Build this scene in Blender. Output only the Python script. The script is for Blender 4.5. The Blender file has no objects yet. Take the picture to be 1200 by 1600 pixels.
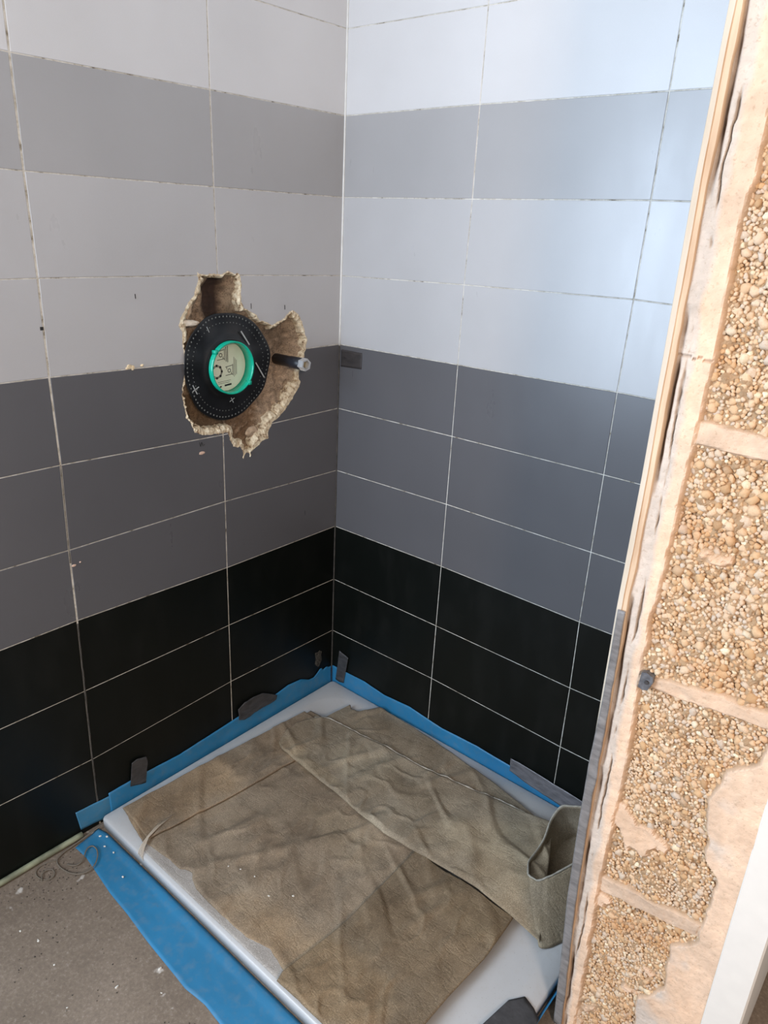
import bpy, bmesh, math, random
import numpy as np
from mathutils import Vector, Matrix, noise
random.seed(7); rng = np.random.default_rng(7)
C = bpy.context.scene.collection
S = bpy.context.scene

# ------------------------------------------------------------------ camera, world, lights, exposure
cd = bpy.data.cameras.new('camera'); cam = bpy.data.objects.new('camera', cd); C.objects.link(cam)
cam.location = (1.5359, -1.6202, 1.3261)
cam.rotation_euler = (math.radians(68.7088), math.radians(-2.6998), math.radians(40.4359))
cd.sensor_fit = 'VERTICAL'; cd.sensor_height = 36; cd.sensor_width = 27; cd.lens = 25.65
cd.clip_start = 0.02
S.camera = cam

S.view_settings.view_transform = 'Standard'; S.view_settings.look = 'None'
S.view_settings.gamma = 1; S.view_settings.use_curve_mapping = False
S.view_settings.exposure = 0.05

w = bpy.data.worlds.new('world'); S.world = w; w.use_nodes = True
bg = w.node_tree.nodes['Background']
bg.inputs[0].default_value = (0.84, 0.91, 1.0, 1); bg.inputs[1].default_value = 0.40

def area(name, loc, target, sx, sy, power, col):
    l = bpy.data.lights.new(name, 'AREA'); l.shape = 'RECTANGLE'; l.size = sx; l.size_y = sy
    l.energy = power; l.color = col
    o = bpy.data.objects.new(name, l); C.objects.link(o); o.location = loc
    o.rotation_euler = (Vector(target) - Vector(loc)).to_track_quat('-Z', 'Y').to_euler()
    return o
area('window_daylight', (-0.30, -2.62, 1.35), (-0.28, 0, 1.35), 1.3, 1.5, 108, (0.66, 0.81, 1.0))
area('added_cool_fill', (0.95, -3.15, 1.25), (0.8, 0, 0.9), 1.2, 1.7, 14, (0.74, 0.86, 1.0))  # added cool fill to brighten the right wall, no known source
area('warm_room_light', (3.1, -2.58, 1.9), (0.9, -0.3, 0.6), 0.35, 0.35, 44, (1.0, 0.78, 0.62))

# ------------------------------------------------------------------ material helpers
class NT:
    def __init__(s, name):
        s.m = bpy.data.materials.new(name); s.m.use_nodes = True; s.t = s.m.node_tree
        s.b = s.t.nodes['Principled BSDF']
    def n(s, typ, **kw):
        nd = s.t.nodes.new(typ)
        for k, v in kw.items(): setattr(nd, k, v)
        return nd
    def l(s, a, b): s.t.links.new(a, b)
    def coord(s): 
        return s.n('ShaderNodeTexCoord').outputs['Object']
    def noise(s, scale, detail=4, rough=0.5, vec=None, stretch=None):
        nd = s.n('ShaderNodeTexNoise'); nd.inputs['Scale'].default_value = scale
        nd.inputs['Detail'].default_value = detail; nd.inputs['Roughness'].default_value = rough
        v = vec or s.coord()
        if stretch:
            mp = s.n('ShaderNodeMapping'); mp.inputs['Scale'].default_value = stretch
            s.l(v, mp.inputs[0]); v = mp.outputs[0]
        s.l(v, nd.inputs['Vector']); return nd.outputs['Fac']
    def ramp(s, fac, stops):
        r = s.n('ShaderNodeValToRGB'); e = r.color_ramp.elements
        while len(e) < len(stops): e.new(0.5)
        for k, (p, c) in enumerate(stops):
            e[k].position = p; e[k].color = (c if len(c) == 4 else (*c, 1)) if not isinstance(c, (int, float)) else (c, c, c, 1)
        s.l(fac, r.inputs[0]); return r.outputs[0]
    def mix(s, fac, a, b, mode='MIX'):
        m = s.n('ShaderNodeMix', data_type='RGBA', blend_type=mode)
        if isinstance(fac, (int, float)): m.inputs[0].default_value = fac
        else: s.l(fac, m.inputs[0])
        for i, v in ((6, a), (7, b)):
            if isinstance(v, tuple): m.inputs[i].default_value = (*v, 1) if len(v) == 3 else v
            else: s.l(v, m.inputs[i])
        return m.outputs[2]
    def bump(s, h, strength, dist, prev=None):
        b = s.n('ShaderNodeBump'); b.inputs['Strength'].default_value = strength; b.inputs['Distance'].default_value = dist
        s.l(h, b.inputs['Height'])
        if prev: s.l(prev, b.inputs['Normal'])
        return b.outputs[0]
    def fin(s, col, rough=0.6, bump=None, metal=0.0, spec=None):
        if isinstance(col, tuple): s.b.inputs['Base Color'].default_value = (*col, 1)
        else: s.l(col, s.b.inputs['Base Color'])
        if isinstance(rough, (int, float)): s.b.inputs['Roughness'].default_value = rough
        else: s.l(rough, s.b.inputs['Roughness'])
        s.b.inputs['Metallic'].default_value = metal
        if spec is not None: s.b.inputs['Specular IOR Level'].default_value = spec
        if bump: s.l(bump, s.b.inputs['Normal'])
        return s.m

def simple(name, col, rough=0.6, metal=0.0, var=0.08, scale=40, bstr=0.0, spec=None):
    t = NT(name); f = t.noise(scale)
    c = t.ramp(f, [(0.3, tuple(x * (1 - var) for x in col)), (0.7, tuple(min(1, x * (1 + var)) for x in col))])
    return t.fin(c, rough, t.bump(f, bstr, 0.002) if bstr else None, metal, spec)

def tile_mat(name, col, rough, dust=0.0, spec=0.5):
    t = NT(name)
    a = t.noise(3.0, 3); g = t.noise(900, 2); st = t.noise(14, 5, 0.6, stretch=(1, 1, 0.35))
    c = t.ramp(a, [(0.3, tuple(x * 0.95 for x in col)), (0.7, tuple(x * 1.05 for x in col))])
    if dust: c = t.mix(t.ramp(st, [(0.5, 0.0), (0.8, dust)]), c, (0.45, 0.4, 0.35))
    c = t.mix(t.ramp(g, [(0.45, 0.0), (0.75, 0.10)]), c, tuple(min(1, x * 1.5 + 0.005) for x in col))
    r = t.ramp(st, [(0.3, rough * 0.9), (0.7, rough * 1.15)])
    wv = t.noise(55, 2)
    b = t.bump(g, 0.08, 0.0004, t.bump(wv, 0.05, 0.0005))
    return t.fin(c, r, b, 0, spec)
M = {}
M['tile_white'] = tile_mat('glazed_white_tile', (0.64, 0.632, 0.63), 0.32)
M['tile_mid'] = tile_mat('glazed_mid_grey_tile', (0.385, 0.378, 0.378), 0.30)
M['tile_light'] = tile_mat('glazed_light_grey_tile', (0.475, 0.468, 0.468), 0.30)
M['tile_dark'] = tile_mat('glazed_dark_grey_tile', (0.112, 0.110, 0.116), 0.30)
M['tile_black'] = tile_mat('glazed_black_tile', (0.0035, 0.0045, 0.0035), 0.40, 0.010, 0.25)
def grout():
    t = NT('grout'); f = t.noise(38, 5, 0.65); g = t.noise(7, 3)
    c = t.ramp(f, [(0.34, (0.14, 0.11, 0.07)), (0.42, (0.50, 0.46, 0.38)), (0.58, (0.74, 0.71, 0.64))])
    c = t.mix(t.ramp(g, [(0.45, 0.0), (0.65, 0.35)]), c, (0.38, 0.34, 0.28))
    return t.fin(c, 0.9, t.bump(t.noise(600), 0.5, 0.001))
M['grout'] = grout()
M['ceramic'] = simple('broken_ceramic_body', (0.78, 0.62, 0.40), 0.9, var=0.25, scale=120, bstr=0.6)
M['adhesive'] = simple('tile_adhesive', (0.45, 0.40, 0.34), 0.95, var=0.2, bstr=0.5)
M['bead_light'] = simple('white_corner_sealant', (0.75, 0.74, 0.70), 0.5)
M['bead_dark'] = simple('dark_corner_joint', (0.055, 0.048, 0.04), 0.7, var=0.5)

# ------------------------------------------------------------------ object helpers
def mesh_obj(name, verts, faces, mats, parent=None, smooth=False, mi=None):
    me = bpy.data.meshes.new(name); me.from_pydata([tuple(v) for v in verts], [], [tuple(f) for f in faces])
    if not isinstance(mats, (list, tuple)): mats = [mats]
    for m in mats: me.materials.append(m)
    if mi is not None: me.polygons.foreach_set('material_index', list(mi))
    if smooth: me.polygons.foreach_set('use_smooth', [True] * len(me.polygons))
    me.update()
    o = bpy.data.objects.new(name, me); C.objects.link(o)
    if parent:
        o.parent = parent; o.matrix_parent_inverse = Matrix.Translation(-Vector(parent.location))
    return o
def empty(name, loc=(0, 0, 0)):
    o = bpy.data.objects.new(name, None); C.objects.link(o); o.location = loc; o.empty_display_size = 0.05
    return o
def tag(o, label=None, cat=None, group=None, kind=None):
    if label: o['label'] = label
    if cat: o['category'] = cat
    if group: o['group'] = group
    if kind: o['kind'] = kind
    return o
def fixn(o):
    bm = bmesh.new(); bm.from_mesh(o.data); bmesh.ops.recalc_face_normals(bm, faces=bm.faces); bm.to_mesh(o.data); bm.free(); return o
class MB:
    def __init__(s): s.v = []; s.f = []; s.mi = []
    def add(s, vs, fs, mi=0):
        k = len(s.v); s.v += [tuple(v) for v in vs]; s.f += [tuple(i + k for i in f) for f in fs]; s.mi += [mi] * len(fs)
    def box(s, a, b, mi=0):
        (x0, y0, z0), (x1, y1, z1) = a, b
        s.add([(x0, y0, z0), (x1, y0, z0), (x1, y1, z0), (x0, y1, z0), (x0, y0, z1), (x1, y0, z1), (x1, y1, z1), (x0, y1, z1)],
              [(0, 3, 2, 1), (4, 5, 6, 7), (0, 1, 5, 4), (1, 2, 6, 5), (2, 3, 7, 6), (3, 0, 4, 7)], mi)
    def tube(s, pts, r, n=8, mi=0, cap=True):
        pts = [Vector(p) for p in pts]; N = len(pts); rr = r if isinstance(r, list) else [r] * N
        vs = []; ref = Vector((0, 0, 1))
        for i, p in enumerate(pts):
            t = (pts[min(i + 1, N - 1)] - pts[max(i - 1, 0)]).normalized()
            if abs(t.dot(ref)) > 0.95: ref = Vector((1, 0, 0))
            a = t.cross(ref).normalized(); b = t.cross(a)
            for k in range(n):
                q = 2 * math.pi * k / n; vs.append(p + (a * math.cos(q) + b * math.sin(q)) * rr[i])
        fs = [(i * n + k, i * n + (k + 1) % n, (i + 1) * n + (k + 1) % n, (i + 1) * n + k) for i in range(N - 1) for k in range(n)]
        if cap: fs += [tuple(range(n))[::-1], tuple((N - 1) * n + k for k in range(n))]
        s.add(vs, fs, mi)
    def build(s, name, mats, parent=None, smooth=False): return fixn(mesh_obj(name, s.v, s.f, mats, parent, smooth, s.mi))
def resample(pts, n):
    P = np.array(pts, float); d = np.r_[0, np.cumsum(np.linalg.norm(np.diff(P, axis=0), axis=1))]
    t = np.linspace(0, d[-1], n); return np.stack([np.interp(t, d, P[:, k]) for k in range(P.shape[1])], 1)
def fb(x, y, z=0, o=4): return noise.fractal(Vector((x, y, z)), 1.0, 2.0, o)
def shell(name, G, nrm, thick, mats, parent=None, smooth=True, tuck=0):
    """G: nu x nv x 3 front surface; extruded backwards by thick along -nrm"""
    nu, nv = G.shape[:2]; nrm = np.array(nrm, float); B = G - nrm * thick
    if tuck:
        B[:, 0, :2] = B[:, tuck, :2]; B[:, -1, :2] = B[:, -1 - tuck, :2]; B[0, :, :2] = B[tuck, :, :2]; B[-1, :, :2] = B[-1 - tuck, :, :2]
        for k in range(1, tuck): 
            B[:, k, :2] = B[:, tuck, :2]; B[:, -1 - k, :2] = B[:, -1 - tuck, :2]; B[k, :, :2] = B[tuck, :, :2]; B[-1 - k, :, :2] = B[-1 - tuck, :, :2]
    vs = np.concatenate([G.reshape(-1, 3), B.reshape(-1, 3)]); K = nu * nv; fs = []
    I = lambda i, j: i * nv + j
    for i in range(nu - 1):
        for j in range(nv - 1):
            fs.append((I(i, j), I(i + 1, j), I(i + 1, j + 1), I(i, j + 1)))
            fs.append((K + I(i, j), K + I(i, j + 1), K + I(i + 1, j + 1), K + I(i + 1, j)))
    br = [I(i, 0) for i in range(nu)] + [I(nu - 1, j) for j in range(1, nv)] + [I(i, nv - 1) for i in range(nu - 2, -1, -1)] + [I(0, j) for j in range(nv - 2, 0, -1)]
    for a, b in zip(br, br[1:] + br[:1]): fs.append((b, a, K + a, K + b))
    return fixn(mesh_obj(name, vs, fs, mats, parent, smooth))
def ruled(A, B, nu, nv):
    a = resample(A, nu); b = resample(B, nu); t = np.linspace(0, 1, nv)[None, :, None]
    return a[:, None, :] * (1 - t) + b[:, None, :] * t

ZF = -0.222          # floor
ZT = -0.190          # tray top
# ------------------------------------------------------------------ tiled walls
ZR = [-0.45, -0.197]   # below the first measured line
zc = [0.006, 0.205, 0.400, 0.594, 0.797, 0.993, 1.190, 1.400, 1.603, 1.804, 2.004, 2.204, 2.404]
A_ = [(-.4444, .0117), (-.4444, .2087), (-.4442, .3975), (-.443, .600), (-.4422, .7900), (-.444, .9901), (-.443, 1.1974), (-.4455, 1.397), (-.4469, 1.5989)]
B_ = [(-.8991, -.006), (-.897, .2052), (-.895, .4065), (-.8947, .5931), (-.8904, .7997), (-.8927, .9957), (-.892, 1.1973), (-.8944, 1.3952), (-.8945, 1.593)]
C_ = [(.4326, .0132), (.433, .2023), (.4336, .4035), (.4334, .5995), (.4337, .7996), (.433, .9961), (.4321, 1.1998), (.4356, 1.4017), (.4349, 1.6068), (.435, 1.804)]
D_ = [(.8825, .0023), (.8821, .1968), (.8787, .3979), (.8788, .5966), (.8789, .8001), (.8786, .9996), (.8816, 1.2054), (.8835, 1.4055), (.8844, 1.6059)]
def extend(col):
    col = list(col)
    while len(col) < 13: col.append((col[-1][0], col[-1][1] + 0.2))
    return [(col[0][0], -0.85), (col[0][0], -0.45)] + col
cor = extend([(0, z) for z in zc])
def tilecolor(r):     # r = row index between node r and r+1 (node 2 = first measured)
    if r < 4: return 3
    if r < 7: return 2
    if r < 9: return 1
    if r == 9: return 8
    return 0
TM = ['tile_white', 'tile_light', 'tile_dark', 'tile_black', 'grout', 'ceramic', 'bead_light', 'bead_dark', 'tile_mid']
def tiles_mb(cols, P, gw, zmin=ZF, seed=0):
    """cols: node columns; P(u, z, d) -> 3D with d = height over the wall plane (0 = tile face). returns list of tiles mesh"""
    rnd = random.Random(seed); mb = MB()
    for c in range(len(cols) - 1):
        L, R = cols[c], cols[c + 1]
        for r in range(len(L) - 1):
            g0 = gw(c, r) / 2; g1 = gw(c + 1, r) / 2; gh = 0.0011
            q = [[L[r][0], L[r][1]], [R[r][0], R[r][1]], [R[r + 1][0], R[r + 1][1]], [L[r + 1][0], L[r + 1][1]]]
            sg = 1 if R[r][0] > L[r][0] else -1
            q[0][0] += sg * g0; q[3][0] += sg * g0; q[1][0] -= sg * g1; q[2][0] -= sg * g1
            q[0][1] += gh; q[1][1] += gh; q[2][1] -= gh; q[3][1] -= gh
            for k in q: k[1] = max(k[1], zmin)
            if q[2][1] - q[1][1] < 0.005: continue
            cu = sum(k[0] for k in q) / 4; cz = sum(k[1] for k in q) / 4
            tl = [rnd.uniform(-0.0003, 0.0003) for _ in q]     # slightly uneven laying
            def ins(k, e): 
                u = k[0] + math.copysign(e, cu - k[0]); z = k[1] + math.copysign(e, cz - k[1]); return u, z
            v = [P(*k, -0.007) for k in q] + [P(*k, -0.0007 + t) for k, t in zip(q, tl)] + [P(*ins(k, 0.0008), t) for k, t in zip(q, tl)]
            f = [(3, 2, 1, 0), (8, 9, 10, 11)]
            for i in range(4):
                j = (i + 1) % 4; f += [(i, j, 4 + j, 4 + i), (4 + i, 4 + j, 8 + j, 8 + i)]
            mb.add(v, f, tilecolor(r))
    return mb
def tidy(o):
    bm = bmesh.new(); bm.from_mesh(o.data); bmesh.ops.recalc_face_normals(bm, faces=bm.faces); bm.to_mesh(o.data); bm.free()

hole = [(-.5056, 1.2038), (-.4813, 1.1992), (-.4534, 1.201), (-.4308, 1.1985), (-.4103, 1.2071), (-.3899, 1.2025), (-.3751, 1.2001), (-.3726, 1.1842), (-.3683, 1.1681), (-.3736, 1.1522), (-.3681, 1.1335), (-.3625, 1.1146), (-.338, 1.104), (-.3192, 1.0959), (-.3099, 1.0786), (-.2872, 1.0748), (-.2675, 1.0638), (-.2473, 1.0749), (-.2268, 1.0787), (-.2061, 1.0976), (-.1887, 1.1008), (-.171, 1.0908), (-.1565, 1.0697), (-.1454, 1.0432), (-.1341, 1.0162), (-.1412, .9957), (-.1447, .9748), (-.154, .949), (-.17, .9239), (-.1625, .9014), (-.1661, .8856), (-.1917, .8562), (-.2135, .832), (-.2422, .809), (-.2705, .7972), (-.2848, .7724), (-.2851, .7506), (-.3059, .7489), (-.3403, .7281), (-.3505, .7247), (-.3474, .7132), (-.3604, .7266), (-.3705, .7232), (-.3775, .7084), (-.3806, .7144), (-.3769, .7272), (-.3861, .7477), (-.4085, .7519), (-.4204, .7751), (-.4259, .7943), (-.4476, .7955), (-.4899, .7979), (-.5104, .8015), (-.533, .813), (-.5431, .8368), (-.5562, .8535), (-.5597, .8876), (-.5637, .9118), (-.5633, .9352), (-.554, .962), (-.5533, 1.0078), (-.5549, 1.0351), (-.5564, 1.0709), (-.5635, 1.0846), (-.5571, 1.1017), (-.5483, 1.1143), (-.5337, 1.1355), (-.5137, 1.1565), (-.5043, 1.1779), (-.5009, 1.1908)]
HP = resample(hole + hole[:1], 340)[:-1]
jit = np.array([[fb(u * 70, z * 70, 1), fb(u * 70, z * 70, 9)] for u, z in HP]) * 0.0036
HP = HP + jit
def cut(o):
    """real ragged hole through the left wall mesh"""
    n = len(HP); vs = [(0.02, u, z) for u, z in HP] + [(-0.05, u, z) for u, z in HP]
    fs = [tuple(range(n)), tuple(range(2 * n - 1, n - 1, -1))] + [(i, n + i, n + (i + 1) % n, (i + 1) % n) for i in range(n)]
    c = mesh_obj('cutter', vs, fs, M['ceramic']); tidy(c)
    md = o.modifiers.new('b', 'BOOLEAN'); md.operation = 'DIFFERENCE'; md.solver = 'EXACT'; md.object = c
    md.use_self = False; md.material_mode = 'TRANSFER'
    dg = bpy.context.evaluated_depsgraph_get(); me = bpy.data.meshes.new_from_object(o.evaluated_get(dg))
    o.modifiers.clear(); old = o.data; o.data = me; bpy.data.meshes.remove(old)
    bpy.data.objects.remove(c)
def wall_join(parts, name):
    """joins temporary meshes into one structure mesh"""
    bm = bmesh.new(); mats = []
    for p in parts:
        mp = {}
        for i, m in enumerate(p.data.materials):
            if m not in mats: mats.append(m)
            mp[i] = mats.index(m)
        k = len(bm.faces); bm.from_mesh(p.data); bm.faces.ensure_lookup_table()
        for f in bm.faces[k:]: f.material_index = mp.get(f.material_index, 0)
    me = bpy.data.meshes.new(name); bm.to_mesh(me); bm.free()
    for m in mats: me.materials.append(m)
    o = bpy.data.objects.new(name, me); C.objects.link(o)
    for p in parts: bpy.data.objects.remove(p)
    return o
mats = [M[k] for k in TM]
# left wall: plane x = 0, facing +x
Lcols = [cor, extend(A_), extend(B_), extend([(-1.343, z) for z in zc]), extend([(-1.79, z) for z in zc])]
PL = lambda u, z, d: (d, u, z)
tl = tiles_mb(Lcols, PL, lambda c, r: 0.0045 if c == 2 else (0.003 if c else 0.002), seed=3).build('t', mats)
g = MB(); g.box((-0.009, -1.79, ZF - 0.02), (-0.0011, 0.0, 2.41), 0); gl = g.build('g', M['grout'])
cut(tl); cut(gl)
wl = tag(wall_join([tl, gl], 'wall_left'), 'left tiled wall in white, light grey, dark grey and black bands with a broken hole', kind='structure')
# right wall: plane y = 0, facing -y
Rcols = [cor, extend(C_), extend(D_), extend([(1.33, z) for z in zc])]
PR = lambda u, z, d: (u, -d, z)
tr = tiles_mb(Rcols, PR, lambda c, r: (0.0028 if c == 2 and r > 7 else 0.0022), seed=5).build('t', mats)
g = MB(); g.box((0.0, 0.0011, ZF - 0.02), (1.33, 0.009, 2.41), 0); gr_ = g.build('g', M['grout'])
g = MB(); g.box((-0.1, 0.0095, ZF - 0.02), (1.6, 0.12, 2.45), 0); bk = g.build('g', M['adhesive'])
wr = tag(wall_join([tr, gr_, bk], 'wall_right'), 'right tiled wall in white, light grey, dark grey and black bands', kind='structure')
# corner joint, pale above and dark below
jb = MB()
jb.tube([(0.0015, -0.0015, z) for z in np.linspace(0.99, 2.4, 30)], [0.0028 + 0.0006 * fb(z * 9, 1) for z in np.linspace(0.99, 2.4, 30)], 6)
tag(jb.build('corner_sealant', M['bead_light'], wl, True), 'white sealant line in the upper corner')
jb = MB()
zz = np.linspace(ZF, 0.985, 60)
jb.tube([(0.0012, -0.0012, z) for z in zz], [0.0022 + 0.0016 * max(0, fb(z * 25, 3)) for z in zz], 6)
tag(jb.build('corner_joint', M['bead_dark'], wl, True), 'dark mouldy joint line in the lower corner')

jb = MB()
for (za, zb) in ((-0.215, 0.398), (0.560, 0.800)):
    zz = np.linspace(za, zb, 50)
    jb.tube([(-0.0006, float(np.interp(z, [p[1] for p in B_], [p[0] for p in B_])) + 0.0004 * fb(z * 30, 7), z) for z in zz], [0.0019 if za < 0 else 0.0007 + 0.0012 * max(0, fb(z * 22, 3)) for z in zz], 6)
tag(jb.build('dark_joint', M['bead_dark'], wl, True), 'dark dirty stretch of the upright joint')

# plain structure around
def plaster_mat(name, col, sc=30):
    t = NT(name); f = t.noise(sc, 6, 0.6); g = t.noise(4, 4)
    c = t.ramp(f, [(0.3, tuple(x * 0.85 for x in col)), (0.7, tuple(min(1, x * 1.1) for x in col))])
    return t.fin(c, 0.9, t.bump(t.noise(220, 5), 0.5, 0.002))
M['plaster'] = plaster_mat('pale_plaster', (0.72, 0.58, 0.46))
M['ceil'] = simple('ceiling_paint', (0.78, 0.77, 0.75), 0.9)
def floor_mat():
    t = NT('dusty_screed'); a = t.noise(5, 5, 0.6); f = t.noise(160, 5, 0.7); s_ = t.noise(26, 3, 0.4); d = t.noise(90, 2)
    c = t.ramp(a, [(0.3, (0.165, 0.122, 0.085)), (0.7, (0.225, 0.170, 0.122))])
    c = t.mix(t.ramp(f, [(0.40, 0.32), (0.52, 0.0)]), c, (0.10, 0.075, 0.06))
    c = t.mix(t.ramp(f, [(0.55, 0.0), (0.68, 0.3)]), c, (0.42, 0.36, 0.30))
    c = t.mix(t.ramp(s_, [(0.70, 0.0), (0.76, 0.7)]), c, (0.7, 0.64, 0.56))
    return t.fin(c, 0.95, t.bump(f, 0.5, 0.0015, t.bump(a, 0.3, 0.01)))
M['floor'] = floor_mat()
g = MB(); g.box((-0.05, -3.2, ZF - 0.1), (3.6, 0.02, ZF)); tag(g.build('floor', M['floor']), 'dusty brown screed floor', kind='structure')
g = MB(); g.box((-0.1, -3.2, 2.41), (3.6, 0.12, 2.5)); tag(g.build('ceiling', M['ceil']), 'plain white ceiling', kind='structure')
g = MB(); g.box((-0.14, -1.79, ZF - 0.1), (-0.075, 0.1, 2.45)); o = g.build('wall_masonry', M['adhesive'], wl)
g = MB()
# frame of masonry between cavity and tiles (solid round the hole)
g.box((-0.075, -1.79, ZF - .1), (-0.0095, -0.60, 2.41)); g.box((-0.075, -0.11, ZF - .1), (-0.0095, 0.0, 2.41))
g.box((-0.075, -0.60, ZF - .1), (-0.0095, -0.11, 0.69)); g.box((-0.075, -0.60, 1.225), (-0.0095, -0.11, 2.41))
g.build('wall_masonry', M['adhesive'], wl)

# ------------------------------------------------------------------ cavity behind the broken tiles
def in_poly(u, z, P=HP):
    x = P[:, 0]; y = P[:, 1]; x2 = np.roll(x, -1); y2 = np.roll(y, -1)
    return (np.sum(((y > z) != (y2 > z)) & (u < (x2 - x) * (z - y) / (y2 - y + 1e-12) + x)) % 2) == 1
def cavity():
    us = np.arange(-0.60, -0.108, 0.0033); zs = np.arange(0.69, 1.226, 0.0033); V = []; col = []
    for z in zs:
        for u in us:
            d = np.sqrt(((HP - (u, z)) ** 2).sum(1)).min(); ins = in_poly(u, z)
            sd = d if ins else -d
            n1 = fb(u * 22, z * 22, 3, 5); n2 = fb(u * 90, z * 90, 5, 3); n3 = fb(u * 9, z * 9, 11, 3)
            dep = 0.010 + 0.040 * min(1, max(0, sd / 0.035)) ** 0.8
            chase = math.exp(-((u + 0.428 + 0.008 * n1) / 0.024) ** 4) * (1 if z > 1.03 else 0)
            dep += 0.012 * chase
            # right lobe: shallower, ramping lower-right slope
            if u > -0.30 and z < 0.95: dep = 0.010 + 0.022 * min(1, max(0, sd / 0.06))
            dep += 0.010 * n1 + 0.0035 * n2
            dep = max(0.0095, min(0.072, dep)) if sd > -0.004 else 0.0105
            V.append((-dep, u, z))
            # colour: tan, brown stains, cream near the lower right
            c = np.array([0.47, 0.34, 0.23]); k = 0.35 + 0.9 * n3 + 0.7 * n1
            c = c * (1 - min(1, max(0, k)) * 0.55) 
            c = c * (1 + 0.5 * n2)
            cr = min(1, max(0, 1.25 - sd / 0.030 + 1.1 * n1)) * (1.0 if (u > -0.36 and z < 0.93) or u < -0.5 and z > 1.05 else 0.35)
            c = c * (1 - cr) + np.array([0.66, 0.52, 0.36]) * cr
            if chase > 0.1: c = c * (1 - min(1, chase * 1.3)) + np.array([0.055, 0.035, 0.028]) * min(1, chase * 1.3) * (1 + .6 * n1)
            if -0.40 < u < -0.30 and 0.72 < z < 0.85 and n1 > -0.15: c = c * 0.4 + np.array([0.10, 0.05, 0.02])
            if u < -0.41 and z < 0.9: c = c * 0.35 + np.array([0.09, 0.05, 0.02]) * (0.6 + 1.2 * abs(n3))  # shadow below the collar painted into the lower left
            col.append((*np.clip(c, 0.01, 1), 1))
    nz, nu = len(zs), len(us)
    F = [(j * nu + i, j * nu + i + 1, (j + 1) * nu + i + 1, (j + 1) * nu + i) for j in range(nz - 1) for i in range(nu - 1)]
    t = NT('crumbling_mortar'); at = t.n('ShaderNodeAttribute'); at.attribute_name = 'tint'
    f = t.noise(260, 5, 0.7)
    c = t.mix(t.ramp(f, [(0.35, 0.7), (0.5, 0.0)]), at.outputs['Color'], (0.06, 0.035, 0.02))
    m = t.fin(c, 0.95, t.bump(f, 0.9, 0.004))
    o = mesh_obj('wall_cavity', V, F, m, wl, True)
    a = o.data.color_attributes.new('tint', 'FLOAT_COLOR', 'POINT'); a.data.foreach_set('color', np.array(col).ravel())
    tag(o, 'rough brown cavity hacked into the masonry')
cavity()
def rim():
    """cream broken tile and plaster lip all round the hole"""
    n = len(HP); mb = MB(); vs = []
    cen = np.array([-0.36, 0.96])
    tang = np.roll(HP, -3, 0) - np.roll(HP, 3, 0); tang /= np.linalg.norm(tang, axis=1)[:, None]
    nin = np.stack([tang[:, 1], -tang[:, 0]], 1)
    for i, (u, z) in enumerate(HP):
        s = nin[i]
        if not in_poly(*(HP[i] + s * 0.004)): s = -s
        k = fb(u * 45, z * 45, 2, 3); k2 = fb(u * 130, z * 130, 7, 2)
        wdt = 0.004 + 0.006 * max(0, 0.5 + k) + 0.003 * k2
        if u > -0.34 and z < 0.90: wdt += 0.020 + 0.012 * k
        if u > -0.27 and z > 1.04: wdt += 0.004
        if u < -0.38 and z < 0.82: wdt += 0.010
        if u < -0.5 and z > 1.04: wdt += 0.010
        o_ = HP[i] - s * 0.0006; m_ = HP[i] + s * wdt * 0.5; e_ = HP[i] + s * max(0.002, wdt)
        vs += [(-0.0002, *o_), (0.0005 + 0.0045 * k2, *m_), (-0.007 + 0.005 * k, *e_), (-0.024, *(HP[i] + s * (wdt + 0.002))), (-0.024, *(HP[i] - s * 0.002)), (-0.0085, *(HP[i] - s * 0.002))]
    m = 6; fs = []; mi = []
    for i in range(n):
        j = (i + 1) % n
        for k in range(m): fs.append((i * m + k, j * m + k, j * m + (k + 1) % m, i * m + (k + 1) % m))
    t = NT('broken_tile_body'); f = t.noise(70, 5, 0.7); g = t.noise(300, 3)
    c = t.ramp(f, [(0.36, (0.18, 0.11, 0.06)), (0.44, (0.58, 0.45, 0.29)), (0.6, (0.86, 0.76, 0.56))])
    mat = t.fin(c, 0.9, t.bump(g, 0.7, 0.002))
    o = fixn(mesh_obj('broken_rim', vs, fs, mat, wl, False)); tag(o, 'ragged cream edge of the broken tiles')
rim()
# loose shards still hanging at the edge
def chunk(name, c, r, mat, parent, seed, sub=3, amp=0.35, smooth=False):
    bm = bmesh.new(); bmesh.ops.create_icosphere(bm, subdivisions=sub, radius=1)
    for v in bm.verts:
        k = 1 + amp * fb(v.co.x * 1.3 + seed, v.co.y * 1.3, v.co.z * 1.3 + seed)
        v.co = Vector((v.co.x * r[0] * k + c[0], v.co.y * r[1] * k + c[1], v.co.z * r[2] * k + c[2]))
    me = bpy.data.meshes.new(name); bm.to_mesh(me); bm.free(); me.materials.append(mat)
    if smooth: me.polygons.foreach_set('use_smooth', [True] * len(me.polygons))
    o = bpy.data.objects.new(name, me); C.objects.link(o)
    if parent: o.parent = parent; o.matrix_parent_inverse = Matrix.Translation(-Vector(parent.location))
    return o
M['whiteplaster'] = simple('white_plaster', (0.80, 0.72, 0.60), 0.9, var=0.2, scale=60, bstr=0.6)
M['tanmortar'] = simple('tan_mortar', (0.42, 0.31, 0.21), 0.95, var=0.35, scale=60, bstr=0.9)
for k, (u, z, r, mt) in enumerate([(-.53, 1.085, (.012, .028, .008), 'whiteplaster'), (-.53, 1.13, (.014, .015, .030), 'tanmortar'), (-.33, .775, (.010, .024, .020), 'tanmortar')]):
    chunk('plaster_lump', (-0.014, u, z), r, M[mt], wl, k * 3.1)

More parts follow.
